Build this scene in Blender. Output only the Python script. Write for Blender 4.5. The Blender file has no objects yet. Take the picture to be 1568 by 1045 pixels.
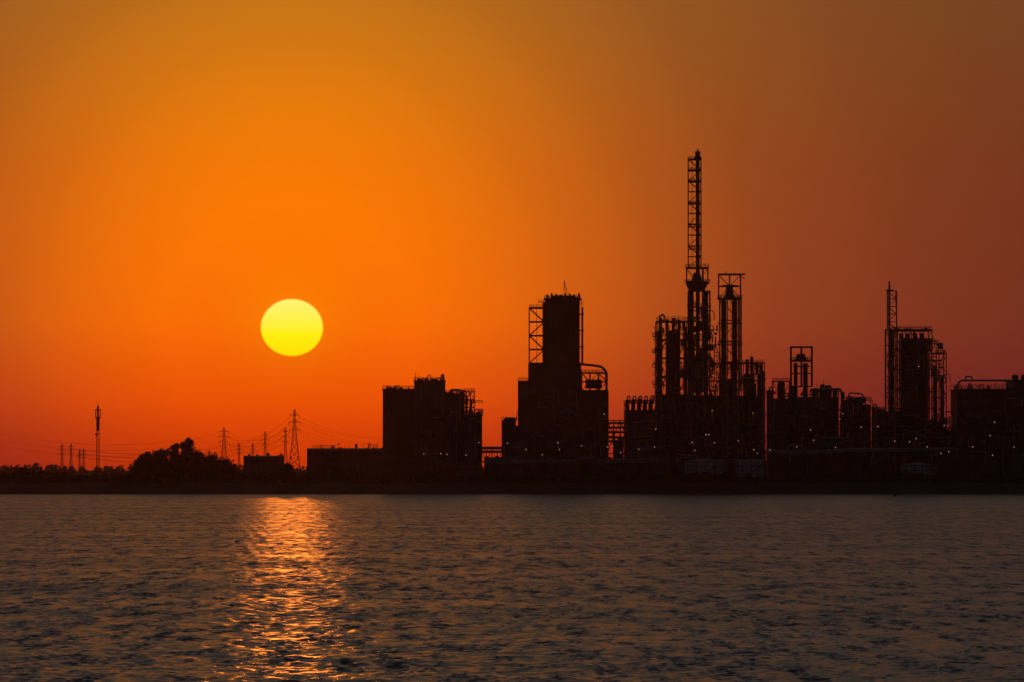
import bpy, math, random
import numpy as np
from mathutils import Vector

random.seed(7)
rng = np.random.default_rng(7)
scene = bpy.context.scene
S = 9.74e-5          # radians per image pixel (px across, py down)
CAM_H = 9.0
HZ = 720.0
GROUND = 2.5

# ------------------------------------------------------------------ materials
def new_mat(name):
    m = bpy.data.materials.new(name); m.use_nodes = True
    nt = m.node_tree
    return m, nt, nt.nodes["Principled BSDF"]

def noisy_mat(name, c1, c2, scale=0.3, rough=0.8, metal=0.0, bump=0.0):
    m, nt, p = new_mat(name)
    tc = nt.nodes.new("ShaderNodeTexCoord")
    n = nt.nodes.new("ShaderNodeTexNoise"); n.inputs["Scale"].default_value = scale
    n.inputs["Detail"].default_value = 6
    r = nt.nodes.new("ShaderNodeValToRGB")
    r.color_ramp.elements[0].position = .35; r.color_ramp.elements[0].color = (*c1, 1)
    r.color_ramp.elements[1].position = .65; r.color_ramp.elements[1].color = (*c2, 1)
    nt.links.new(tc.outputs["Object"], n.inputs["Vector"])
    nt.links.new(n.outputs["Fac"], r.inputs["Fac"])
    nt.links.new(r.outputs["Color"], p.inputs["Base Color"])
    p.inputs["Roughness"].default_value = rough
    p.inputs["Metallic"].default_value = metal
    p.inputs["Specular IOR Level"].default_value = .3
    return m

M_STEEL = noisy_mat("weathered_steel", (.03,.027,.024), (.07,.06,.05), .5, .7)
M_PIPE = noisy_mat("galvanised_pipe", (.25,.24,.22), (.45,.42,.39), .8, .35, .9)
M_CONC = noisy_mat("stained_concrete", (.1,.095,.09), (.19,.18,.17), .15, .8)
M_CLAD = noisy_mat("sheet_cladding", (.06,.05,.045), (.12,.1,.09), .1, .7)
M_DARK = noisy_mat("dark_opening", (.01,.01,.01), (.02,.02,.02), .5, .5)
M_WHITE = noisy_mat("grey_tank_paint", (.34,.36,.37), (.52,.54,.55), .2, .6)
M_BARK = noisy_mat("bark", (.04,.03,.02), (.09,.07,.05), 2, .9)
M_LEAF = noisy_mat("foliage", (.03,.045,.02), (.07,.09,.035), .6, .9)
M_LAMP, nt, p = new_mat("sodium_lamp")
p.inputs["Emission Color"].default_value = (1, .5, .18, 1)
p.inputs["Emission Strength"].default_value = 1.1
M_GROUND = noisy_mat("bank_soil_and_grass", (.02,.024,.012), (.05,.045,.028), .05, .95)
MATS = [M_STEEL, M_PIPE, M_CONC, M_CLAD, M_DARK, M_WHITE, M_BARK, M_LEAF, M_LAMP]
STEEL, PIPE, CONC, CLAD, DARK, WHITE, BARK, LEAF, LAMP = range(9)

# ------------------------------------------------------------------ builder
class B:
    def __init__(s, name, D):
        s.name, s.D, s.k = name, D, S*D
        s.v, s.f, s.m = [], [], []
        s.base = HZ + (CAM_H-GROUND)/s.k
    def X(s, px): return (px-784)*s.k
    def Z(s, py): return CAM_H + (HZ-py)*s.k
    def P(s, px, py, d=0): return Vector((s.X(px), s.D+d, s.Z(py)))
    def add(s, vs, fs, mat):
        o = len(s.v); s.v += [tuple(v) for v in vs]
        s.f += [tuple(i+o for i in f) for f in fs]; s.m += [mat]*len(fs)
    def box(s, x0, x1, y0, y1, d0, d1, mat=STEEL):
        X0, X1, Z1, Z0 = s.X(x0), s.X(x1), s.Z(y0), s.Z(y1)
        a, b = s.D+d0, s.D+d1
        vs = [(X0,a,Z0),(X1,a,Z0),(X1,b,Z0),(X0,b,Z0),(X0,a,Z1),(X1,a,Z1),(X1,b,Z1),(X0,b,Z1)]
        s.add(vs, [(0,3,2,1),(4,5,6,7),(0,1,5,4),(1,2,6,5),(2,3,7,6),(3,0,4,7)], mat)
    def tube(s, p, q, r0, r1=None, seg=8, mat=PIPE):
        if r1 is None: r1 = r0
        p, q = Vector(p), Vector(q); ax = (q-p)
        if ax.length < 1e-6: return
        ax.normalize()
        u = ax.orthogonal().normalized(); w = ax.cross(u)
        vs = []
        for c, r in ((p, r0), (q, r1)):
            for i in range(seg):
                t = 2*math.pi*i/seg
                vs.append(c+u*math.cos(t)*r+w*math.sin(t)*r)
        fs = [(i, (i+1) % seg, seg+(i+1) % seg, seg+i) for i in range(seg)]
        fs += [tuple(range(seg))[::-1], tuple(range(seg, 2*seg))]
        s.add(vs, fs, mat)
    def beam(s, a, b, t=.25, mat=STEEL):       # a,b are (px,py,d)
        s.tube(s.P(*a), s.P(*b), t*.6, seg=4, mat=mat)
    def pipe(s, pts, r=.3, mat=PIPE):
        for a, b in zip(pts, pts[1:]): s.tube(s.P(*a), s.P(*b), r, seg=8, mat=mat)
    def cyl(s, xc, rp, y0, y1, d=0, mat=CONC, seg=20, rt=None):
        s.tube(s.P(xc, y1, d), s.P(xc, y0, d), rp*s.k, (rt if rt is not None else rp)*s.k, seg, mat)
    def dome(s, xc, rp, y, hp, d=0, mat=CONC, seg=20, rings=4):
        for i in range(rings):
            a0, a1 = i/rings*math.pi/2, (i+1)/rings*math.pi/2
            s.tube(s.P(xc, y-hp*math.sin(a0), d), s.P(xc, y-hp*math.sin(a1), d),
                   rp*s.k*math.cos(a0), max(.02, rp*s.k*math.cos(a1)), seg, mat)
    def rail(s, x0, x1, y, d0, d1, h=4.6, t=.13):
        n = max(2, int(abs(x1-x0)/6)+1)
        for d in (d0, d1):
            for hh in (h, h*.5): s.beam((x0,y-hh,d), (x1,y-hh,d), t)
            for i in range(n+1):
                x = x0+(x1-x0)*i/n; s.beam((x,y,d), (x,y-h,d), t)
        for x in (x0, x1):
            for hh in (h, h*.5): s.beam((x,y-hh,d0), (x,y-hh,d1), t)
    def frame(s, x0, x1, y0, y1, d0, d1, nx=2, nl=4, t=.35, diag=True, floors=False):
        xs = [x0+(x1-x0)*i/nx for i in range(nx+1)]
        ys = [y0+(y1-y0)*i/nl for i in range(nl+1)]
        for d in (d0, d1):
            for x in xs: s.beam((x,y0,d), (x,y1,d), t)
            for y in ys: s.beam((x0,y,d), (x1,y,d), t*.9)
            if diag:
                for j in range(nl):
                    for i in range(nx):
                        if (i+j) % 2 == 0: s.beam((xs[i],ys[j],d), (xs[i+1],ys[j+1],d), t*.6)
                        else: s.beam((xs[i+1],ys[j],d), (xs[i],ys[j+1],d), t*.6)
        for y in ys[:-1]:
            for x in xs: s.beam((x,y,d0), (x,y,d1), t*.8)
            if floors: s.box(x0, x1, y, y+.8, d0, d1, STEEL)
    def ladder(s, x, y0, y1, d, w=2.2):
        for dx in (-w/2, w/2): s.beam((x+dx,y0,d), (x+dx,y1,d), .1)
        n = int((y1-y0)/2.4)
        for i in range(n): s.beam((x-w/2,y0+i*2.4,d), (x+w/2,y0+i*2.4,d), .07)
    def ring(s, xc, rp, y, d=0, h=4.4):
        s.cyl(xc, rp, y, y+1.0, d, STEEL, 16)
        n = 12
        pts = [(xc+rp*math.cos(2*math.pi*i/n), d+rp*s.k*math.sin(2*math.pi*i/n)) for i in range(n)]
        for i in range(n):
            a, b = pts[i], pts[(i+1) % n]
            s.beam((a[0],y,a[1]), (a[0],y-h,a[1]), .09)
            for hh in (h, h*.5): s.beam((a[0],y-hh,a[1]), (b[0],y-hh,b[1]), .09)
    def stair(s, x0, x1, y0, y1, d):
        y = y1; flip = False
        while y > y0+8:
            a, c = (x0, x1) if flip else (x1, x0)
            s.beam((a,y,d),(c,y-9,d), .2); s.beam((a,y-3.5,d),(c,y-12.5,d), .1)
            s.box(c-1.2, c+1.2, y-9.4, y-8.8, d-.6, d+.6, STEEL)
            y -= 9; flip = not flip
    def column(s, xc, rp, y0, y1, d=0, every=38, mat=CONC, rings=True, off=3.2):
        s.cyl(xc, rp, y0, y1, d, mat)
        s.dome(xc, rp, y0, rp*.6, d, mat)
        s.pipe([(xc,y0-rp*.6,d),(xc,y0-rp*.6-4,d),(xc+rp+1.6,y0-rp*.6-4,d),(xc+rp+1.6,y1,d)], .22)
        s.ladder(xc-rp-1.6, y0-2, y1, d-.5, 2)
        if rings:
            y = y0+2
            while y < y1-15:
                s.ring(xc, rp+off, y, d); y += every*random.uniform(.8, 1.2)
    def lamp(s, px, py, d=0, r=.15):
        c = s.P(px, py, d)
        s.tube(c-Vector((0,0,r)), c, r*.3, r, 8, LAMP); s.tube(c, c+Vector((0,0,r)), r, r*.3, 8, LAMP)
        s.beam((px,py-.9,d),(px,py-.9,d+1.2), .06)
    def clutter(s, x0, x1, y0, y1, d0, d1, n=30, lamps=3):
        for _ in range(n):
            x = random.uniform(x0, x1); y = random.uniform(y0, y1); d = random.uniform(d0, d1)
            k = random.random()
            if k < .35:
                L = random.uniform(5, 22); xe = min(x+L, x1)
                s.pipe([(x,y,d),(xe,y,d)], random.uniform(.12,.32))
            elif k < .62:
                L = random.uniform(8, 30); ye = min(y+L, y1)
                s.pipe([(x,y,d),(x,ye,d)], random.uniform(.12,.35))
            elif k < .78:
                e = random.uniform(3, 8)
                s.pipe([(x,y+e*2,d),(x,y,d),(x+e*.3,y-e*.35,d),(x+e,y-e*.4,d),(x+e*1.4,y,d),(x+e*1.4,y+e*1.5,d)], .17)
            elif k < .9:
                w = random.uniform(4, 10)
                s.tube(s.P(x,y,d), s.P(min(x+w,x1),y,d), 1.3, seg=12, mat=CONC)
            else:
                w = random.uniform(3, 7); s.box(x, min(x+w,x1), y, y+random.uniform(2,5), d, d+2, CLAD)
        for _ in range((lamps+1)//2):
            s.lamp(random.uniform(x0,x1), random.uniform(y0+(y1-y0)*.3,y1), d0-1.2)
    def roofline(s, x0, x1, y, d0, d1, n=10, hmax=9):
        for _ in range(n):
            x = random.uniform(x0+1, x1-1); d = random.uniform(d0+1, d1-1); k = random.random(); h = random.uniform(2.5, hmax)
            if k < .3: s.beam((x,y,d),(x,y-h*1.2,d), .16)
            elif k < .55:
                r = random.uniform(.9, 2.2); s.cyl(x, r, y-h*.6, y, d, CLAD, 12); s.dome(x, r, y-h*.6, r*.6, d, CLAD, 12, 3)
            elif k < .8:
                w = random.uniform(2, 6); s.pipe([(x,y,d),(x,y-h*.7,d),(x+w*.3,y-h,d),(x+w*.7,y-h,d),(x+w,y-h*.7,d),(x+w,y,d)], .18)
            else: s.box(x-random.uniform(1,3), x+random.uniform(1,3), y-h*.45, y, d, d+2.5, CLAD)
    def done(s):
        me = bpy.data.meshes.new(s.name)
        a = np.array(s.v); c = Vector((float((a[:,0].min()+a[:,0].max())/2), float((a[:,1].min()+a[:,1].max())/2), float(a[:,2].min())))
        me.from_pydata([(v[0]-c.x, v[1]-c.y, v[2]-c.z) for v in s.v], [], s.f)
        for m in MATS: me.materials.append(m)
        me.polygons.foreach_set("material_index", s.m)
        me.update()
        o = bpy.data.objects.new(s.name, me); o.location = c
        scene.collection.objects.link(o)
        return o

# ------------------------------------------------------------------ block building (left)
b = B("concrete_process_building", 2600); g = b.base
b.box(586, 634, 597, g, 0, 26, CLAD)
b.box(634.02, 681, 584, g, -1, 25, CONC)
b.box(681.02, 711, 604, g, 0, 24, CLAD)
b.box(711.02, 738, 636, g, 1, 22, CLAD)
for x in range(592, 634, 7): b.box(x, x+.8, 600, g, -.4, 0, STEEL)
for x in range(640, 680, 8): b.box(x, x+.8, 590, g, -1.4, -1, STEEL)
for y in (625, 655, 685): b.box(586, 634, y, y+1, -.35, 0, STEEL)
for x in range(595, 735, 16):
    for y in (640, 665, 690): b.box(x, x+5, y, y+5, -1.6 if 634 < x < 676 else -.3, 1.2, DARK)
b.box(584.5, 635, 595.6, 597, -.5, 26.5, STEEL); b.box(633, 682, 582.6, 584, -1.5, 25.5, STEEL)
b.box(680, 712, 602.5, 604, -.5, 24.5, STEEL); b.box(710, 739.5, 634.5, 636, .5, 22.5, STEEL)
b.rail(586, 632, 595.6, 0, 24); b.rail(634, 680, 582.6, 0, 22); b.rail(682, 712, 602.5, 0, 22); b.rail(712, 739, 634, 2, 20)
b.frame(708, 726, 600, 636, -.6, 18, 3, 3, .42); b.rail(708, 727, 600, -.6, 18)
b.frame(726, 739, 627, 636, -.6, 18, 2, 1, .35); b.rail(711,739,618,1,18); b.frame(700, 712, 598, 606, -.6, 12, 2, 1, .3)
b.box(712, 716, 606, 636, 6, 12, CLAD); b.cyl(721, 2, 612, 636, 8, CLAD)
b.roofline(588, 632, 595.6, 2, 20, 14, 7); b.roofline(636, 680, 582.6, 2, 20, 16, 9); b.roofline(682, 712, 602.5, 2, 20, 8, 7)
b.roofline(713, 737, 635, 2, 18, 9, 9)
b.pipe([(676,584,4),(676,574,4),(679,574,4),(679,600,4)], .35)
b.beam((636,583,5),(636,571,5), .25); b.beam((641,583,5),(641,573,5), .15)
b.pipe([(690,604,4),(690,597,4),(704,597,4),(704,602,-1),(704,690,-1)], .4)
b.box(652, 676, 630, 634, -6, -1.5, STEEL); b.rail(652, 676, 630, -6, -2)
b.column(690, 8, 640, g, -6, 40, CLAD); b.column(720, 7, 650, g, -6, 40, CLAD)
b.stair(728, 737, 640, g, -2)
b.clutter(645, 735, 640, 720, -10, -4, 20, 2)
b.done()

# ------------------------------------------------------------------ tall reactor building
b = B("reactor_tower_building", 2620); g = b.base
b.box(809, 890, 557, g, 0, 30, CLAD)
b.box(890.02, 932, 598, g, 0, 28, CLAD)
b.box(793, 808.98, 583, g, 2, 20, CONC)
b.box(835, 888, 458, 556.9, 4, 24, CLAD)
b.box(832.5, 891, 456.5, 458, 3, 25, STEEL)
for x in range(838, 888, 8): b.box(x, x+.9, 460, 556, 3.6, 4, STEEL)
for x in range(814, 930, 9): b.box(x, x+.9, 602, g, -.4, 0, STEEL)
for y in (612, 640, 668): b.box(809, 931.5, y, y+1, -.6, -.41, STEEL)
b.rail(834, 889, 456.5, 4, 22); b.rail(833, 891, 466, 2, 25)
for i, x in enumerate(range(838, 889, 7)):
    b.cyl(x, 1.6, 450-(i*5 % 3), 457, 12, CLAD)
b.dome(862, 16, 456.5, 5, 12, CLAD)
b.box(846, 880, 452, 456.4, 8, 16, CLAD); b.roofline(836, 888, 456.5, 5, 20, 9, 6)
b.beam((866,450,10),(864.5,428,10), .3); b.beam((862,451,10),(864.5,428,10), .16); b.beam((869,451,10),(864.5,428,10), .16)
b.beam((872,452,10),(868,438,10), .14)
b.frame(810.5, 833.5, 471, 556, 4, 20, 1, 4, .5)
b.beam((810,471,4),(833.5,471,4), .6); b.beam((822,471,4),(822,556,4), .22)
b.rail(810.5, 833, 471, 4, 18); b.rail(824, 833.5, 464, 4, 18)
b.box(831, 834.98, 462, 556, 8, 20, CLAD)
b.ladder(892, 458, 556, 6, 2.4); b.pipe([(892,470,10),(892,556,10)], .4)
for y in (480, 505, 530): b.box(888.1, 895, y, y+1, 6, 16, STEEL)
b.frame(891, 930, 571, 598, 1, 22, 3, 2, .45)
b.pipe([(886,557,6),(893,558,6),(914,560,6),(922,562,6),(928,568,6),(929,580,6),(929,598,6)], .5)
b.rail(891, 929, 571, 1, 20)
b.tube(b.P(897,588,8), b.P(922,588,8), 1.8, seg=14, mat=CONC)
b.rail(793, 808, 583, 3, 18)
b.box(768, 792.98, 652, g, 0, 18, CLAD); b.box(768, 790, 644, 652, 3, 14, CONC); b.dome(781, 11, 644, 5, 8, CONC)
b.rail(768, 792, 644, 1, 16); b.roofline(769, 792, 644, 2, 15, 6, 6)
b.beam((790,642,5),(795,622,5), .3); b.pipe([(771,655,-1),(771,700,-1)], .5)
b.clutter(812, 930, 600, 690, -6, -1, 56, 5)
b.frame(860, 930, 640, g, -8, -1, 5, 4, .3)
b.done()

# ------------------------------------------------------------------ pipe rack
b = B("pipe_rack", 2610); g = b.base
b.frame(736, 770, 688, g, 0, 10, 4, 3, .4); b.frame(930, 960, 644, g, 0, 10, 3, 4, .4)
for y in (648, 655, 662, 670, 676): b.pipe([(930,y,3),(960,y,3)], .45)
for y in (686, 692): b.pipe([(736,y,3),(770,y,3)], .5)
b.clutter(932, 958, 660, 700, 0, 8, 12, 2)
b.box(940, 955, 676, g, 4, 12, CLAD)
b.done()

# ------------------------------------------------------------------ absorber group
b = B("absorber_vessels", 2590); g = b.base
b.box(958, 1006, 628, g, 0, 18, CLAD)
for i, x in enumerate((961, 970, 979, 988, 997)):
    b.cyl(x, 3.2, 614-(i*7 % 3), 628, 6, CLAD); b.dome(x, 3.2, 614-(i*7 % 3), 2.5, 6, CLAD)
    b.pipe([(x,612,6),(x,607,6),(x+4,607,6),(x+4,618,6)], .25)
b.rail(956, 1006, 618, 0, 16); b.frame(956, 1006, 618, g, -2, 4, 4, 5, .3)
b.clutter(958, 1006, 630, 700, -5, -2, 30, 3)
b.done()

# ------------------------------------------------------------------ main distillation complex
b = B("distillation_unit", 2600); g = b.base
b.box(1022, 1042, 506, g, 2, 22, CLAD)
b.frame(1006, 1054, 492, g, -2, 22, 3, 9, .45, floors=True)
b.rail(1007, 1052, 490, -2, 20); b.roofline(1010, 1052, 494, 0, 18, 14, 11)
for y in (514, 536, 558, 581): b.rail(1005, 1055, y, -2.5, 22, 4.4)
for x in (1012, 1022, 1032, 1041, 1048): b.cyl(x, 2.6, 486+random.randint(0,5), 506, 8, CLAD)
b.cyl(1013, 2.4, 500, g, 10, CONC); b.cyl(1050, 2.4, 500, g, 10, CONC)
b.pipe([(1010,500,-3),(1010,484,-3),(1016,482,-3),(1018,490,-3)], .35)
b.column(1008, 3.0, 510, g, -6, 34)
b.stair(1000, 1007, 500, g, -8)
for y in (515, 540, 562, 588, 610): b.box(999, 1010, y, y+1, -6, 4, STEEL); b.rail(999, 1010, y, -6, 4)
b.box(1058, 1080, 545, 600, 8, 24, CLAD)
b.box(1007, 1092, 605, g, 3, 30, CLAD)
b.clutter(1004, 1092, 500, 600, -6, 0, 90, 1); b.clutter(1004, 1092, 600, 690, -6, 0, 70, 8)
b.clutter(1050, 1100, 500, 600, 2, 20, 40, 0)
b.box(1104, 1128, 580, g, 4, 26, CLAD); b.box(1092.02, 1164, 606, g, 4.5, 24, CLAD)
b.box(1142, 1156, 572, 606, 5, 22, CLAD)
b.frame(1090, 1171, 556, g, 0, 22, 5, 7, .4, floors=True)
b.rail(1137, 1170, 556, 0, 20); b.rail(1092, 1130, 562, 2, 20); b.roofline(1092, 1136, 566, 2, 18, 14, 16); b.roofline(1138, 1168, 562, 2, 18, 9, 9)
for x, y in ((1145,552),(1152,548),(1160,556),(1166,560)): b.cyl(x, 2.6, y, 572, 6, CLAD); b.dome(x, 2.6, y, 2, 6, CLAD)
b.beam((1152,548,5),(1152,541,5), .2)
b.clutter(1094, 1172, 570, 700, -5, 0, 110, 10)
b.column(1178, 4, 600, g, 0, 30); b.column(1163, 4, 575, g, -5, 34)
b.done()

# ------------------------------------------------------------------ tall lattice chimney
b = B("lattice_chimney_stack", 2596); g = b.base
b.frame(1054, 1073.5, 244, 410, -2.4, 2.4, 1, 10, .38)
b.cyl(1068.5, 3.0, 238, g, 0, CONC, 16)
b.cyl(1068.5, 4.8, 240, 245, 0, STEEL, 16); b.cyl(1068.5, 3.6, 232, 240, 0, CONC, 16, 4.4); b.cyl(1068.5, 1.2, 228, 232, 0, STEEL, 8)
for y in (244, 261, 278, 312, 347, 381):
    b.box(1053.5, 1074, y, y+1.4, -2.8, 2.8, STEEL); b.rail(1053.5, 1074, y, -2.8, 2.8, 4)
b.ladder(1060, 244, 410, -1.5, 2.4)
b.box(1050, 1085, 409.5, 411.5, -4.5, 4.5, STEEL); b.rail(1050, 1085, 409.5, -4.5, 4.5)
b.frame(1051.5, 1084, 411.5, 434, -4, 4, 2, 1, .35)
b.cyl(1067, 9, 418, 432, 0, CONC, 20, 5)
b.box(1050, 1086, 433, 435, -5, 5, STEEL); b.rail(1049, 1087, 433, -5, 5)
b.cyl(1067, 12, 435, 446, 0, CONC, 20, 17)
b.cyl(1067, 17, 430.5, 435-.01, 0, CLAD, 20, 15)
b.frame(1054, 1087, 446, g, -4, 5, 2, 10, .4)
b.cyl(1058.5, 4, 446, g, 0, CONC); b.cyl(1081, 3.6, 446, g, 0, CONC)
for y in (470, 492, 520, 548): b.box(1053, 1088, y, y+1.4, -5, 6, STEEL); b.rail(1053, 1088, y, -5, 6)
b.pipe([(1076,411,-3),(1076,600,-3)], .4)
b.clutter(1055, 1088, 470, 600, -7, -5, 30, 0)
b.done()

# ------------------------------------------------------------------ twin column frame
b = B("twin_column_reactor", 2585); g = b.base
b.column(1108.5, 4.2, 462, g, 0, 48, off=1.5); b.column(1125, 4.2, 462, g, 0, 48, off=1.5)
b.cyl(1117, 9, 448, 457, 0, CLAD, 20, 6); b.cyl(1117, 6, 436, 448, 0, CONC, 16, 5)
b.box(1099, 1136, 457, 459, -4.5, 4.5, STEEL); b.rail(1099, 1136, 457, -4.5, 4.5)
b.frame(1100.5, 1134, 421, 457, -4, 4, 2, 2, .35, diag=True)
b.box(1100, 1141, 419.5, 421, -4.5, 4.5, STEEL); b.beam((1134,421,0),(1140,428,0), .25)
b.beam((1112,419.5,0),(1112,416,0), .4); b.beam((1125,419.5,0),(1125,417,0), .3)
b.box(1105, 1130, 437, 438.2, -3, 3, STEEL)
b.frame(1102, 1132, 459, g, -3.5, 3.5, 1, 9, .34)
b.pipe([(1134.5,459,-2),(1134.5,600,-2)], .35); b.ladder(1098.5, 530, 600, 0, 2.4)
for y in (495, 528, 556): b.box(1100, 1136, y, y+1.2, -4.5, 4.5, STEEL)
b.rail(1100, 1136, 528, -4.5, 4.5)
b.frame(1094, 1102, 528, 580, -3, 3, 1, 3, .25)
b.done()

# ------------------------------------------------------------------ cracking unit (right-middle)
b = B("cracking_unit", 2610); g = b.base
b.frame(1212, 1244, 532, 592, 0, 9, 2, 3, .45, diag=False)
b.box(1211, 1245, 530.5, 532.5, -.5, 9.5, STEEL); b.box(1211, 1242, 552, 554, -.5, 9.5, STEEL)
b.rail(1211, 1242, 552, 0, 9); b.cyl(1219, 3, 556, g, 4, CONC); b.cyl(1234, 3.6, 556, g, 4, CONC)
b.cyl(1227, 10, 542, 553, 4, CLAD, 20, 6); b.box(1216, 1240, 560, 562, 0, 9, STEEL)
b.box(1186, 1208, 612, g, 0, 20, CLAD); b.frame(1184, 1211, 584, g, 0, 12, 2, 6, .35, floors=True)
b.rail(1184, 1211, 584, 0, 12); b.cyl(1197, 6, 588, 612, 6, CLAD); b.dome(1197, 6, 588, 4, 6, CLAD)
b.box(1216, 1284, 608, g, 2, 24, CLAD)
for x, r, y in ((1213,4,592),(1250,5,598),(1261,4,590),(1270,5,592),(1280,3.5,598)):
    b.cyl(x, r, y, g, 8, CLAD); b.dome(x, r, y, r*.5, 8, CLAD)
b.frame(1244, 1288, 600, g, 0, 22, 4, 5, .35)
b.rail(1244, 1288, 600, 2, 20); b.beam((1262,590,6),(1262,581,6), .2); b.beam((1252,592,6),(1252,584,6), .2)
b.roofline(1186, 1212, 604, 2, 16, 8, 12); b.roofline(1214, 1288, 606, 2, 20, 18, 10)
b.pipe([(1240,600,0),(1244,596,0),(1286,596,0),(1290,602,0),(1290,690,0)], .4)
b.box(1290, 1334, 634, g, 4, 24, CLAD)
for x, r, y in ((1299,7,615),(1314,7,612),(1327,6,622)):
    b.cyl(x, r, y, g, 0, CONC); b.dome(x, r, y, r*.5, 0, CONC)
b.pipe([(1299,609,0),(1301,602,0),(1318,603,0),(1325,610,0),(1325,618,0)], .3); b.rail(1292, 1334, 613, -3, 8)
b.frame(1291, 1335, 613, g, -3, 10, 3, 4, .3)
b.roofline(1290, 1334, 622, 4, 20, 8, 10)
b.clutter(1186, 1334, 604, 700, -5, -1, 140, 12)
b.frame(1186, 1336, 640, g, -6, 0, 9, 3, .3)
b.done()

# ------------------------------------------------------------------ right reactor structure
b = B("hydrocracker_structure", 2605); g = b.base
b.frame(1359, 1373, 446, 505, -1.8, 1.8, 1, 5, .3)
b.cyl(1362, 2.0, 438, g, 0, CONC, 12, 1.6); b.box(1357.5, 1368, 444, 446, -2, 2, STEEL)
b.cyl(1362, 1.2, 431, 438, 0, STEEL, 8)
b.beam((1371,446,0),(1374,505,0), .3)
b.frame(1356, 1374, 505, g, -2.5, 3, 2, 10, .35)
b.column(1366, 3.8, 508, g, 2, 36)
b.box(1381, 1422, 518, g, 4, 22, CLAD)
b.frame(1373, 1427, 506, g, -1, 20, 4, 8, .4, floors=True)
for y in (537, 568): b.rail(1372, 1428, y, -1.4, 20, 4.4)
b.box(1372, 1428, 504.5, 505.8, -1.5, 21, STEEL); b.rail(1373, 1427, 504.5, -1, 20)
for x in (1382, 1392, 1403, 1414): b.cyl(x, 3.3, 510, 518, 8, CLAD)
b.roofline(1375, 1425, 504.5, 2, 16, 5, 5)
b.frame(1427, 1449, 541, g, 0, 16, 2, 6, .42); b.beam((1427,514,0),(1435,528,0), .3); b.beam((1435,528,0),(1449,541,0), .35)
b.frame(1427, 1437, 522, 541, 0, 12, 1, 1, .3); b.rail(1436, 1449, 541, 0, 14)
b.cyl(1434, 3.2, 560, g, 8, CONC); b.cyl(1444.5, 2.6, 575, g, 8, CONC)
b.box(1340, 1381, 630, g, 2, 22, CLAD); b.box(1422.02, 1450, 645, g, 4, 22, CLAD)
b.stair(1429, 1447, 545, 640, -1.5)
b.rail(1340, 1357, 628, 2, 18); b.dome(1349, 7, 630, 5, 8, CLAD); b.roofline(1340, 1358, 630, 2, 18, 7, 8)
b.box(1450.02, 1466, 660, g, 4, 20, CLAD); b.roofline(1450, 1466, 660, 4, 18, 8, 12)
b.clutter(1358, 1446, 520, 610, -4, -1, 70, 2); b.clutter(1340, 1460, 630, 700, -4, -1, 70, 9)
for xx in (1337.5,): b.column(xx, 2.5, 625, g, -2, 40)
b.done()

# ------------------------------------------------------------------ block at right edge
b = B("refinery_storage_block", 2590); g = b.base
b.box(1466, 1552, 597, g, 0, 40, CLAD); b.box(1552.02, 1640, 584, g, -2, 40, CLAD)
b.rail(1465, 1552, 595.5, -.5, 36, 7, .14); b.box(1464.5, 1553, 595.5, 597, -.8, 40.5, STEEL)
b.box(1551, 1641, 582, 584, -2.8, 40.5, STEEL)
b.pipe([(1467,600,-1),(1467,587,-1),(1471,583,-1),(1548,583,-1),(1553,586,-1)], .4)
b.roofline(1470, 1550, 595.5, 2, 36, 22, 11)
b.pipe([(1478,583,-1),(1478,577,-1),(1488,577,-1),(1488,583,-1)], .3)
for x in (1558, 1572, 1590, 1612): b.cyl(x, 5, 576, 582, 12, CLAD); b.dome(x, 5, 576, 3, 12, CLAD)
for x in range(1470, 1640, 9): b.box(x, x+.8, 600, g, -2.4 if x > 1551 else -.4, 0, STEEL)
b.clutter(1468, 1600, 610, 700, -6, -3, 60, 9)
b.frame(1500, 1640, 640, g, -8, -3, 9, 4, .35)
b.done()

# ------------------------------------------------------------------ tank farm + sheds in front
def tank(xc, r, ytop, D, mat=CONC):
    b = B("storage_tank", D); g = b.base
    b.cyl(xc, r, ytop, g, 0, WHITE if mat == WHITE else CLAD, 40); b.tube(b.P(xc,ytop,0), b.P(xc,ytop-r*.13,0), r*b.k, .5, 40, mat)
    b.ring(xc, r+.6, ytop+.5, 0, 4)
    n = 12
    for i in range(n):     # spiral stair
        a0 = math.pi*(1.05+.8*i/n); a1 = math.pi*(1.05+.8*(i+1)/n); h = (g-ytop)/n
        b.beam((xc+(r+1)*math.cos(a0), g-h*i, (r+1)*b.k*math.sin(a0)), (xc+(r+1)*math.cos(a1), g-h*(i+1), (r+1)*b.k*math.sin(a1)), .3)
    for y in (ytop+8, ytop+20): b.cyl(xc, r+.25, y, y+.8, 0, STEEL, 40)
    b.pipe([(xc+r+1, ytop, -2), (xc+r+1, g, -2)], .3)
    b.done()
tank(1080, 32, 706, 2576, WHITE); tank(1150, 24, 706, 2570, WHITE); tank(1275, 28, 672, 2580, CONC)
tank(1405, 26, 712, 2572, WHITE); tank(1500, 34, 694, 2576, CLAD); tank(820, 20, 700, 2590, CLAD); tank(880, 26, 698, 2590, CLAD)
tank(1000, 22, 694, 2580, CLAD); tank(1210, 24, 699, 2570, CLAD); tank(1345, 24, 690, 2580, CLAD)

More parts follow.
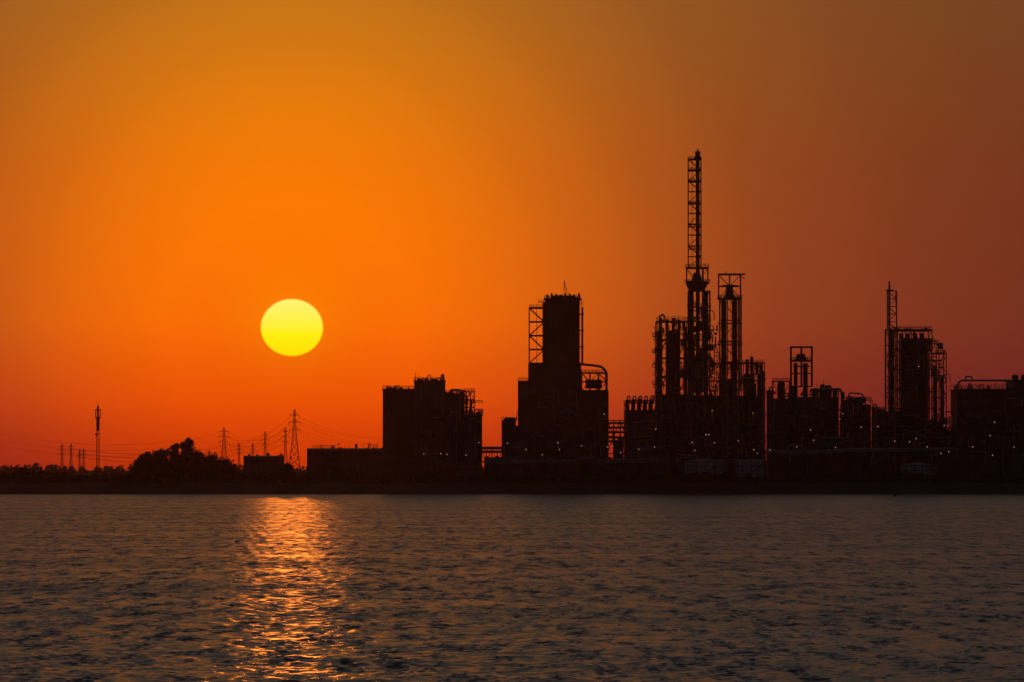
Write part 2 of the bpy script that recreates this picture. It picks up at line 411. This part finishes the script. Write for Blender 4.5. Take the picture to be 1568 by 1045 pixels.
def shed(x0, x1, y, D, name="industrial_shed", ridge=4, dep=20, mat=CLAD):
    b = B(name, D); g = b.base
    b.box(x0, x1, y, g, 0, dep, mat)
    a = [b.P(x0-1,y,-.6), b.P(x1+1,y,-.6), b.P(x1+1,y,dep+.6), b.P(x0-1,y,dep+.6), b.P(x0-1,y-ridge,dep/2), b.P(x1+1,y-ridge,dep/2)]
    b.add(a, [(0,1,5,4),(2,3,4,5),(1,2,5),(3,0,4),(3,2,1,0)], STEEL)
    n = int((x1-x0)/9)
    for i in range(n):
        x = x0+3+i*9; b.box(x, x+4, y+5, y+9, -.15, .3, DARK)
    if n > 2: b.box(x0+(x1-x0)*.6, x0+(x1-x0)*.6+7, g-16, g, -.2, .4, STEEL)
    b.box(x0+(x1-x0)*.3, x0+(x1-x0)*.3+4, y-ridge-1.5, y, dep*.4, dep*.4+3, CLAD)
    b.roofline(x0, x1, y, 1, dep-1, int((x1-x0)/7), 11)
    return b
shed(373, 433, 700, 3000, "low_warehouse", 2).done()
b = shed(470, 588, 689, 2800, "long_warehouse", 2.5, 30)
for x in (478, 518, 545, 570): b.beam((x,688,0),(x,679,0), .16)
b.beam((516,680,0),(521,680,0), .3); b.cyl(545, 2, 682, 687, 6, CLAD); b.dome(545, 2.4, 682, 2, 6, CLAD)
b.rail(480, 512, 687, 0, 20); b.beam((489,687,4),(492,681,4), .2); b.beam((560,687,4),(566,683,4), .3)
b.done()
shed(586, 660, 704, 2580).done(); shed(660.5, 736, 712, 2576).done(); shed(742, 800, 704, 2582).done()
shed(905, 975, 706, 2576, dep=10).done(); shed(1035, 1048, 694, 2590, "pump_house", 3, 10).done()
shed(1178, 1186, 690, 2585, "pump_house", 3, 10).done(); shed(1430, 1465, 702, 2580).done(); shed(1545, 1640, 700, 2570, dep=12).done()
shed(1300, 1320, 694, 2572, "pump_house", 3, 8).done()

b = B("loading_pipeline", 2556); g = b.base
for y in (691, 694): b.pipe([(1170,y,0),(1262,y+.5,0),(1300,y-3,0),(1460,y-4,0)], .3)
for x in range(1172, 1460, 12): b.beam((x,690,0),(x,g,0), .3)
b.pipe([(1203,692,-1),(1210,682,-1),(1226,682,-1),(1232,692,-1)], .3)
for x in range(745, 1165, 14): b.beam((x,705,0),(x,g,0), .3)
for y in (706, 709): b.pipe([(740,y,0),(880,y-1,0),(884,y-6,0),(912,y-6,0),(916,y-1,0),(1040,y-2,0),(1044,y-8,0),(1066,y-8,0),(1070,y-2,0),(1170,y-2,0)], .18)
b.clutter(740, 1540, 674, 712, 0, 14, 70, 0)
for x in range(650, 1540, 30):
    if random.random() < .85:
        x += random.uniform(-12, 12); y = random.uniform(672, 698)
        b.beam((x,y,2),(x,g,2), .2); b.lamp(x, y, 1.4, .14)
b.done()

# ------------------------------------------------------------------ masts, pylons
b = B("communication_mast", 2640); g = b.base
b.frame(148, 152, 640, g, -.5, .5, 1, 22, .2)
b.box(148.6, 151.4, 622, 660, -.35, .35, STEEL)
b.cyl(150, .4, 616, 640, 0, STEEL, 6)
b.box(145.5, 154.5, 627, 629, -.8, .8, STEEL)
for x in (146, 149, 153): b.box(x, x+1.4, 630, 641, -1, -.5, WHITE)
b.box(146.5, 153.5, 639, 641, -1, 1, STEEL); b.cyl(148, 2, 664, 667, -1, WHITE, 12)
b.done()

def pylon(xc, ytop, D, arm, wb, arms=3, t=.34):
    b = B("electricity_pylon", D); g = b.base; H = g-ytop
    def ring_pts(y):
        f = (y-ytop)/H
        w = .6+(wb*.28-.6)*min(1, f/.38) if f < .38 else wb*.28+(wb-wb*.28)*((f-.38)/.62)
        return [(xc-w, y, -w*b.k), (xc+w, y, -w*b.k), (xc+w, y, w*b.k), (xc-w, y, w*b.k)]
    n = 11; ys = [ytop+H*(i/n)**1.25 for i in range(n+1)]
    for a, c in zip(ys, ys[1:]):
        p, q = ring_pts(a), ring_pts(c)
        for i in range(4):
            j = (i+1) % 4
            b.beam(p[i], q[i], t); b.beam(p[i], q[j], t*.6); b.beam(p[j], q[i], t*.6); b.beam(p[i], p[j], t*.6)
    ends = []
    for i in range(arms):
        y = ytop+H*(.08+.1*i); L = arm*(1, 1.25, 1.05)[i % 3]
        for sgn in (-1, 1):
            b.beam((xc,y,-.6),(xc+sgn*L,y,0), t*.8); b.beam((xc,y,.6),(xc+sgn*L,y,0), t*.8); b.beam((xc,y-H*.035,0),(xc+sgn*L,y,0), t*.6)
            b.beam((xc+sgn*L,y,0),(xc+sgn*L,y+H*.03,0), t*.5)
            ends.append(b.P(xc+sgn*L, y+H*.03, 0))
    b.done(); return ends
E1 = pylon(451, 627, 3500, 7.5, 11); E2 = pylon(343, 655, 4300, 8, 9); E3 = pylon(437, 655, 4400, 5, 5)
E4 = pylon(406, 661, 4800, 5, 5); pylon(366, 679, 5000, 3, 3); pylon(387, 679, 5000, 3, 3)
E5 = pylon(95, 680, 5050, 5, 4); E6 = pylon(109, 680, 5100, 4, 4); pylon(122, 689, 5100, 3, 3); pylon(128, 688, 5100, 3, 3)
E7 = pylon(-60, 640, 4300, 8, 9); E8 = pylon(640, 655, 3700, 8, 9); E9 = pylon(320, 690, 5100, 5, 5)
b = B("power_line", 4000)
def wire(p, q, sag, t=.05):
    pr = None
    for i in range(25):
        f = i/24; c = p.lerp(q, f); c.z -= sag*4*f*(1-f)
        if pr is not None: b.tube(pr, c, t, seg=4, mat=STEEL)
        pr = c
for A, C, sg in ((E1,E8,6),(E2,E1,8),(E7,E2,10),(E5,E4,8),(E6,E3,9)):
    for p, q in zip(A, C): wire(p, q, sg)
b.done()

# ------------------------------------------------------------------ vegetation
def leaves(b, centres, n, size, flat=1.0, soft=.45):
    cs = np.array([c for c, r in centres]); rs = np.array([r for c, r in centres])
    w = rs**2; idx = rng.choice(len(cs), n, p=w/w.sum())
    dirs = rng.normal(size=(n,3)); dirs /= np.linalg.norm(dirs, axis=1)[:,None]
    rad = rs[idx]*rng.random(n)**soft*rng.uniform(.75,1.2,n)
    pos = cs[idx]+dirs*rad[:,None]*np.array([1,1,flat])
    a = rng.normal(size=(n,3)); a /= np.linalg.norm(a, axis=1)[:,None]
    c = np.cross(a, rng.normal(size=(n,3))); c /= np.linalg.norm(c, axis=1)[:,None]
    sz = size*rng.uniform(.5, 1.2, n)[:,None]
    q = np.stack([pos-a*sz, pos-c*sz*.7, pos+a*sz, pos+c*sz*.7], 1).reshape(-1,3)
    q[:,2] = np.maximum(q[:,2], GROUND)
    o = len(b.v); b.v += [tuple(x) for x in q.tolist()]
    b.f += [(o+4*i, o+4*i+1, o+4*i+2, o+4*i+3) for i in range(n)]; b.m += [LEAF]*n

def tree(name, px, ytop, D, wpx, n=2600, size=.5, nb=30):
    b = B(name, D)
    H = b.Z(ytop)-GROUND; W = wpx*b.k/2; x = b.X(px)
    base = Vector((x, D, GROUND)); top = Vector((x+W*.08, D, GROUND+H*.85))
    b.tube(base, base.lerp(top,.4), H*.035, H*.025, 8, BARK); b.tube(base.lerp(top,.4), top, H*.025, H*.006, 8, BARK)
    cs = []
    for i in range(nb):
        f = (i+random.random())/nb; ang = random.uniform(0, 6.28)
        prof = math.sqrt(max(0, 1-((f-.38)/.64)**2))
        spread = W*prof*random.uniform(.2, .85)
        tip = Vector((x+spread*math.cos(ang), D+spread*math.sin(ang), GROUND+H*(.06+.84*f)))
        st = base.lerp(top, max(.1, f*.8))
        b.tube(st, tip, H*.012, H*.004, 6, BARK)
        cs.append((tuple(tip), min(W*random.uniform(.2, .36), H*.2)))
        if f < .8:
            cs.append(((x+W*.05-spread*math.cos(ang)*.35, D-spread*math.sin(ang)*.35, GROUND+H*(.06+.84*f)), min(W*.42*prof, H*.25)))
        else:
            cs.append(((x+W*.06, D, GROUND+H*(.02+.84*f)), min(W*.3, H*.16)))
    leaves(b, cs, n, size, soft=.6)
    b.done()
tree("broadleaf_tree", 286, 666, 2560, 44, 8500); tree("broadleaf_tree", 267, 675, 2572, 34, 6500)
tree("broadleaf_tree", 247, 685, 2560, 50, 8500); tree("broadleaf_tree", 226, 691, 2556, 46, 7500)
tree("broadleaf_tree", 304, 690, 2562, 42, 6500)
tree("bush", 322, 696, 2560, 58, 8000); tree("bush", 344, 703, 2565, 50, 6500); tree("bush", 214, 702, 2565, 34, 4500)
tree("bush", 505, 697, 2562, 48, 6500); tree("bush", 440, 708, 2560, 34, 3500); tree("bush", 395, 716, 2570, 60, 3500)
tree("bush", 545, 714, 2560, 60, 3500); tree("bush", 38, 716, 2600, 60, 3500)

def mass(name, x0, x1, ylo, yhi, D, dep, n, size, step):
    b = B(name, D); cs = []; x = x0
    while x < x1:
        yt = ylo+(yhi-ylo)*(0.5+0.5*math.sin(x*.031)*math.sin(x*.0113+1))+random.uniform(-2,1.5)
        h = b.Z(yt)-GROUND
        dd = D+random.uniform(0,dep)
        cs.append(((b.X(x), dd, GROUND+h*.25), h*.45)); cs.append(((b.X(x+random.uniform(-2,2)), dd, GROUND+h*.65), h*.4)); x += step*random.uniform(.5,1.5)
    leaves(b, cs, n, size); b.done()
mass("distant_tree_line", -500, 2100, 718, 712, 5200, 60, 40000, 1.5, 8)
mass("shore_scrub", -500, 2100, 731, 724, 2524, 10, 75000, .8, 5)

b = B("mooring_jetty", 2490)
b.box(1122, 1149, 753.5, 755, -1, 1.5, STEEL)
for x in (1123, 1129, 1135, 1141, 1148): b.beam((x,748,0),(x,761,0), .3)
b.rail(1122, 1149, 753.5, -1, 1.5, 4); b.cyl(1135, 1.6, 748, 753.5, 0, CLAD, 10)
b.done()
b = B("navigation_buoy", 2300)
wl = HZ+CAM_H/b.k
b.cyl(1370, 3, wl-2, wl+1, 0, STEEL, 14); b.cyl(1370, 1.6, wl-5, wl-2, 0, STEEL, 10, .5)
b.done()

# ------------------------------------------------------------------ ground
xs = np.concatenate([[-60000,-9000,-3000], np.linspace(-1200,1200,601), [3000,9000,60000]])
prof = [(2470,-1.5),(2489,-.4),(2496,.05),(2500,.9),(2506,2.4),(2513,3.9),(2519,3.9),(2530,2.6),(2545,2.5),(2900,2.5),(4000,2.5),(9000,2.5),(80000,2.5)]
vs = []
for j, (y, z) in enumerate(prof):
    for x in xs:
        jit = (math.sin(x*.05)*1.0+math.sin(x*.017+1)*1.6+random.uniform(-.6,.6)) if j < 7 and abs(x) < 1300 else 0
        zj = random.uniform(-.25,.25) if 3 <= j <= 6 and abs(x) < 1300 else 0
        vs.append((float(x), y+jit, z+zj))
nx = len(xs)
fs = [(j*nx+i, j*nx+i+1, (j+1)*nx+i+1, (j+1)*nx+i) for j in range(len(prof)-1) for i in range(nx-1)]
me = bpy.data.meshes.new("ground"); me.from_pydata(vs, [], fs); me.materials.append(M_GROUND); me.update()
o = bpy.data.objects.new("ground", me); scene.collection.objects.link(o)

# ------------------------------------------------------------------ water
ry = np.concatenate([np.linspace(4, 225, 50), 230*np.exp(np.arange(0, math.log(2492/230), .0018))])
az = np.concatenate([-np.radians(np.linspace(62, 5.8, 50)), np.radians(np.linspace(-5.6, 5.6, 800)), np.radians(np.linspace(5.8, 62, 50))])
tanx = np.tan(az)
Y = np.repeat(ry[:,None], len(az), 1); X = Y*tanx[None,:]
dyc = np.gradient(ry)[:,None]; dxc = np.abs(np.gradient(tanx))[None,:]*ry[:,None]
Zw = np.zeros_like(X); lost = np.zeros_like(X)
N = 80
lam = np.exp(np.linspace(math.log(.36), math.log(3.3), N))
gust = 1+.1*np.sin(X*.03+Y*.08+1.3*np.sin(Y*.043))+.1*np.sin(X*-.045+Y*.051+2*np.sin(X*.021))+.08*np.sin(X*.05+Y*.19+2*np.sin(X*.033))
for l in lam:
    th = rng.normal(0, .8)+.15
    k = 2*math.pi/l; kx, ky = k*math.sin(th), k*math.cos(th)
    sl = .18*math.sqrt(2/N)*min(1, (1.9/l)**.6)
    cell = np.maximum(dyc*abs(ky), dxc*abs(kx))/(2*math.pi)   # cycles per cell
    w = np.clip((.42-cell)/.16, 0, 1)
    Zw += w*gust*(sl/k)*np.sin(kx*X+ky*Y+rng.uniform(0, 6.28))
    lost += (1-w**2)*sl*sl/2
fine = np.sqrt(lost)*gust
nr, nc = X.shape
co = np.stack([X, Y, Zw], -1).reshape(-1, 3).astype(np.float32)
me = bpy.data.meshes.new("water")
me.vertices.add(nr*nc); me.vertices.foreach_set("co", co.ravel())
i0 = (np.arange(nr-1)[:,None]*nc+np.arange(nc-1)[None,:]).ravel()
quads = np.stack([i0, i0+1, i0+nc+1, i0+nc], 1).astype(np.int32)
me.loops.add(quads.size); me.loops.foreach_set("vertex_index", quads.ravel())
me.polygons.add(len(quads)); me.polygons.foreach_set("loop_start", np.arange(0, quads.size, 4, dtype=np.int32))
me.polygons.foreach_set("use_smooth", np.ones(len(quads), dtype=bool))
at = me.attributes.new("fine_slope", 'FLOAT', 'POINT'); at.data.foreach_set("value", fine.ravel().astype(np.float32))
me.update(calc_edges=True)
o = bpy.data.objects.new("water", me); scene.collection.objects.link(o)
m, nt, p = new_mat("river_water"); L = nt.links
p.inputs["Base Color"].default_value = (.022,.023,.022,1); p.inputs["IOR"].default_value = 1.33
tc = nt.nodes.new("ShaderNodeTexCoord"); geo = nt.nodes.new("ShaderNodeNewGeometry")
def slope_noise(scale_vec, det):
    mp = nt.nodes.new("ShaderNodeMapping"); mp.inputs["Scale"].default_value = scale_vec
    n = nt.nodes.new("ShaderNodeTexNoise"); n.inputs["Scale"].default_value = 1; n.inputs["Detail"].default_value = det
    s = nt.nodes.new("ShaderNodeVectorMath"); s.operation = 'SUBTRACT'; s.inputs[1].default_value = (.5,.5,.5)
    L.new(tc.outputs["Object"], mp.inputs["Vector"]); L.new(mp.outputs[0], n.inputs["Vector"]); L.new(n.outputs["Color"], s.inputs[0])
    return s
n1 = slope_noise((3.0, 1.5, 1), 3); n2 = slope_noise((.8, .09, 1), 4)
ad = nt.nodes.new("ShaderNodeVectorMath"); ad.operation = 'ADD'; L.new(n1.outputs[0], ad.inputs[0]); L.new(n2.outputs[0], ad.inputs[1])
atn = nt.nodes.new("ShaderNodeAttribute"); atn.attribute_name = "fine_slope"
def mad(src, a, c):
    n = nt.nodes.new("ShaderNodeMath"); n.operation = 'MULTIPLY_ADD'; n.inputs[1].default_value = a; n.inputs[2].default_value = c
    L.new(src, n.inputs[0]); return n.outputs[0]
mm = mad(atn.outputs["Fac"], 5.5, .55)
ro = nt.nodes.new("ShaderNodeMath"); ro.operation = 'SQRT'; L.new(mad(atn.outputs["Fac"], .34, .006), ro.inputs[0]); L.new(ro.outputs[0], p.inputs["Roughness"])
sc = nt.nodes.new("ShaderNodeVectorMath"); sc.operation = 'SCALE'; L.new(ad.outputs[0], sc.inputs[0]); L.new(mm, sc.inputs["Scale"])
fl = nt.nodes.new("ShaderNodeVectorMath"); fl.operation = 'MULTIPLY'; fl.inputs[1].default_value = (1,1,0); L.new(sc.outputs[0], fl.inputs[0])
a2 = nt.nodes.new("ShaderNodeVectorMath"); a2.operation = 'ADD'; L.new(fl.outputs[0], a2.inputs[0]); L.new(geo.outputs["Normal"], a2.inputs[1])
nn = nt.nodes.new("ShaderNodeVectorMath"); nn.operation = 'NORMALIZE'; L.new(a2.outputs[0], nn.inputs[0]); L.new(nn.outputs[0], p.inputs["Normal"])
me.materials.append(m)

# ------------------------------------------------------------------ sun + sky
sun_az = (447-784)*S; sun_el = (HZ-502)*S
d = Vector((math.sin(sun_az)*math.cos(sun_el), math.cos(sun_az)*math.cos(sun_el), math.sin(sun_el)))
ld = bpy.data.lights.new("sun", 'SUN'); ld.energy = .014; ld.angle = math.radians(.53); ld.color = (1, .21, .02)
lo = bpy.data.objects.new("sun", ld); lo.rotation_euler = d.to_track_quat('Z', 'Y').to_euler(); lo.location = (-60, 1500, 300)
scene.collection.objects.link(lo)

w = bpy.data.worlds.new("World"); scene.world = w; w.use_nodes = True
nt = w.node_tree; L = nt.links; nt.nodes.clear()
def val(x, sock):
    if isinstance(x, (int, float)): sock.default_value = x
    else: L.new(x, sock)
def M(op, a, b2=0.0, c=0.0, clamp=False):
    n = nt.nodes.new("ShaderNodeMath"); n.operation = op; n.use_clamp = clamp
    val(a, n.inputs[0]); val(b2, n.inputs[1]); val(c, n.inputs[2]); return n.outputs[0]
def ramp(fac, stops, rng_max, interp='EASE'):
    f = M('DIVIDE', fac, rng_max, clamp=True)
    n = nt.nodes.new("ShaderNodeValToRGB"); cr = n.color_ramp; cr.interpolation = 'LINEAR' if interp != 'CARD' else 'CARDINAL'
    while len(cr.elements) < len(stops): cr.elements.new(.5)
    for e, (x, c) in zip(cr.elements, stops):
        e.position = x/rng_max
    for e, (x, c) in zip(cr.elements, stops):
        e.color = (c, c, c, 1) if isinstance(c, (int, float)) else (*c, 1)
    L.new(f, n.inputs[0]); return n.outputs[0]
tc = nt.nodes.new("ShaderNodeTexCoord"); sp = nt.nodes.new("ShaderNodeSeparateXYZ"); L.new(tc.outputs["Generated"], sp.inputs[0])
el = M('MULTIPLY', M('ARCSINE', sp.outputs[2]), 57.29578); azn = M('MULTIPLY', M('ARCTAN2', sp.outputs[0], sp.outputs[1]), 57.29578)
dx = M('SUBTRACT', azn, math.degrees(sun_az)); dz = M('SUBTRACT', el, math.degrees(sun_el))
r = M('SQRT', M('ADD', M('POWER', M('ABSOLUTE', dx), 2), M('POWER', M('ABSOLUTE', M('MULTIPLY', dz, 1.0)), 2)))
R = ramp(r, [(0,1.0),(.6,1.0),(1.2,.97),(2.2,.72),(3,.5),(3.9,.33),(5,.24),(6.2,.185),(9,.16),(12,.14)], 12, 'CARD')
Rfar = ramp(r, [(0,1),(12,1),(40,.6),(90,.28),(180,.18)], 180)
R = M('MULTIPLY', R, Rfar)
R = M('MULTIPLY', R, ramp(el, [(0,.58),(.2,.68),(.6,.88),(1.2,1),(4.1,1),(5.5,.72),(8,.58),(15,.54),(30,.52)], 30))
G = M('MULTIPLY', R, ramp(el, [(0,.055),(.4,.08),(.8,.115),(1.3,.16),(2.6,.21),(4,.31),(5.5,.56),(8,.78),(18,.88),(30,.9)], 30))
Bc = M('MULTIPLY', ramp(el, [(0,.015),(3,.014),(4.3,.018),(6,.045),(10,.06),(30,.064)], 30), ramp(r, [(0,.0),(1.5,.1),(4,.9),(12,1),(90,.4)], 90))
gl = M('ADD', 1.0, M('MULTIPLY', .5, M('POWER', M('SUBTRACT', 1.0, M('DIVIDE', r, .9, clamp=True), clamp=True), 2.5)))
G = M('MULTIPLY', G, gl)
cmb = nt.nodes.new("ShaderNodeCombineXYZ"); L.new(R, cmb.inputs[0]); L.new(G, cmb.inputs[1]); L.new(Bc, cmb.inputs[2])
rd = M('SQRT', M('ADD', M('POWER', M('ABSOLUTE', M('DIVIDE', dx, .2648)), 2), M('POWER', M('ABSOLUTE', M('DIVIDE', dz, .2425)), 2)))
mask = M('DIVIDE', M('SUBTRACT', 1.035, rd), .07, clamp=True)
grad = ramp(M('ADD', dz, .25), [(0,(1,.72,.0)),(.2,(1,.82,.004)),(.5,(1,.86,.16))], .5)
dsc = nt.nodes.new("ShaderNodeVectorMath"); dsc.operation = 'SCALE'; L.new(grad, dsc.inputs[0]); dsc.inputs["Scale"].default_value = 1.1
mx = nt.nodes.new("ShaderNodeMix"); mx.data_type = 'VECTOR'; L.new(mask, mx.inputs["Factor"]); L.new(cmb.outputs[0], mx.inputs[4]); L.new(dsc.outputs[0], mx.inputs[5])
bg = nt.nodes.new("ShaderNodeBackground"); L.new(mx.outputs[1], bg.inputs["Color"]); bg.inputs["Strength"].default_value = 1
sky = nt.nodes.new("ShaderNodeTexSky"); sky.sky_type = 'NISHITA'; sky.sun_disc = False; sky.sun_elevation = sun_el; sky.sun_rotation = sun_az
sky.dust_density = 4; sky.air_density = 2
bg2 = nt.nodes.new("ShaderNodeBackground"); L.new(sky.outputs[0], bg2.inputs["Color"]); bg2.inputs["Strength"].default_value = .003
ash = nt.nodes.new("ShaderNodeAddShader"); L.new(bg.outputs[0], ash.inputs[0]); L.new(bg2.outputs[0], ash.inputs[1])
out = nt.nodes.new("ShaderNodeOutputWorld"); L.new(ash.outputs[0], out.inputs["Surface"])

# ------------------------------------------------------------------ haze (real low-lying air volume, lit by sky and sun)
me = bpy.data.meshes.new("haze")
x, y0, y1, z0, z1 = 1800, -100, 5600, -3, 110
vs = [(-x,y0,z0),(x,y0,z0),(x,y1,z0),(-x,y1,z0),(-x,y0,z1),(x,y0,z1),(x,y1,z1),(-x,y1,z1)]
me.from_pydata(vs, [], [(0,3,2,1),(4,5,6,7),(0,1,5,4),(1,2,6,5),(2,3,7,6),(3,0,4,7)])
m = bpy.data.materials.new("thin_haze"); m.use_nodes = True; nt = m.node_tree; nt.nodes.clear()
v = nt.nodes.new("ShaderNodeVolumeScatter"); v.inputs["Density"].default_value = 1.8e-5; v.inputs["Anisotropy"].default_value = .9
v.inputs["Color"].default_value = (1, .75, .65, 1)
o = nt.nodes.new("ShaderNodeOutputMaterial"); nt.links.new(v.outputs[0], o.inputs["Volume"])
me.materials.append(m)
ob = bpy.data.objects.new("haze", me); scene.collection.objects.link(ob)

# ------------------------------------------------------------------ camera
cd = bpy.data.cameras.new("camera"); cam = bpy.data.objects.new("camera", cd); scene.collection.objects.link(cam)
cd.sensor_width = 36; cd.lens = 18/(784*S); cd.clip_start = .5; cd.clip_end = 200000
cam.location = (0, 0, CAM_H); cam.rotation_euler = (math.pi/2+math.atan((HZ-522.5)*S), 0, 0)
scene.camera = cam
scene.view_settings.view_transform = 'Standard'; scene.view_settings.look = 'None'
scene.view_settings.exposure = 0; scene.view_settings.gamma = 1
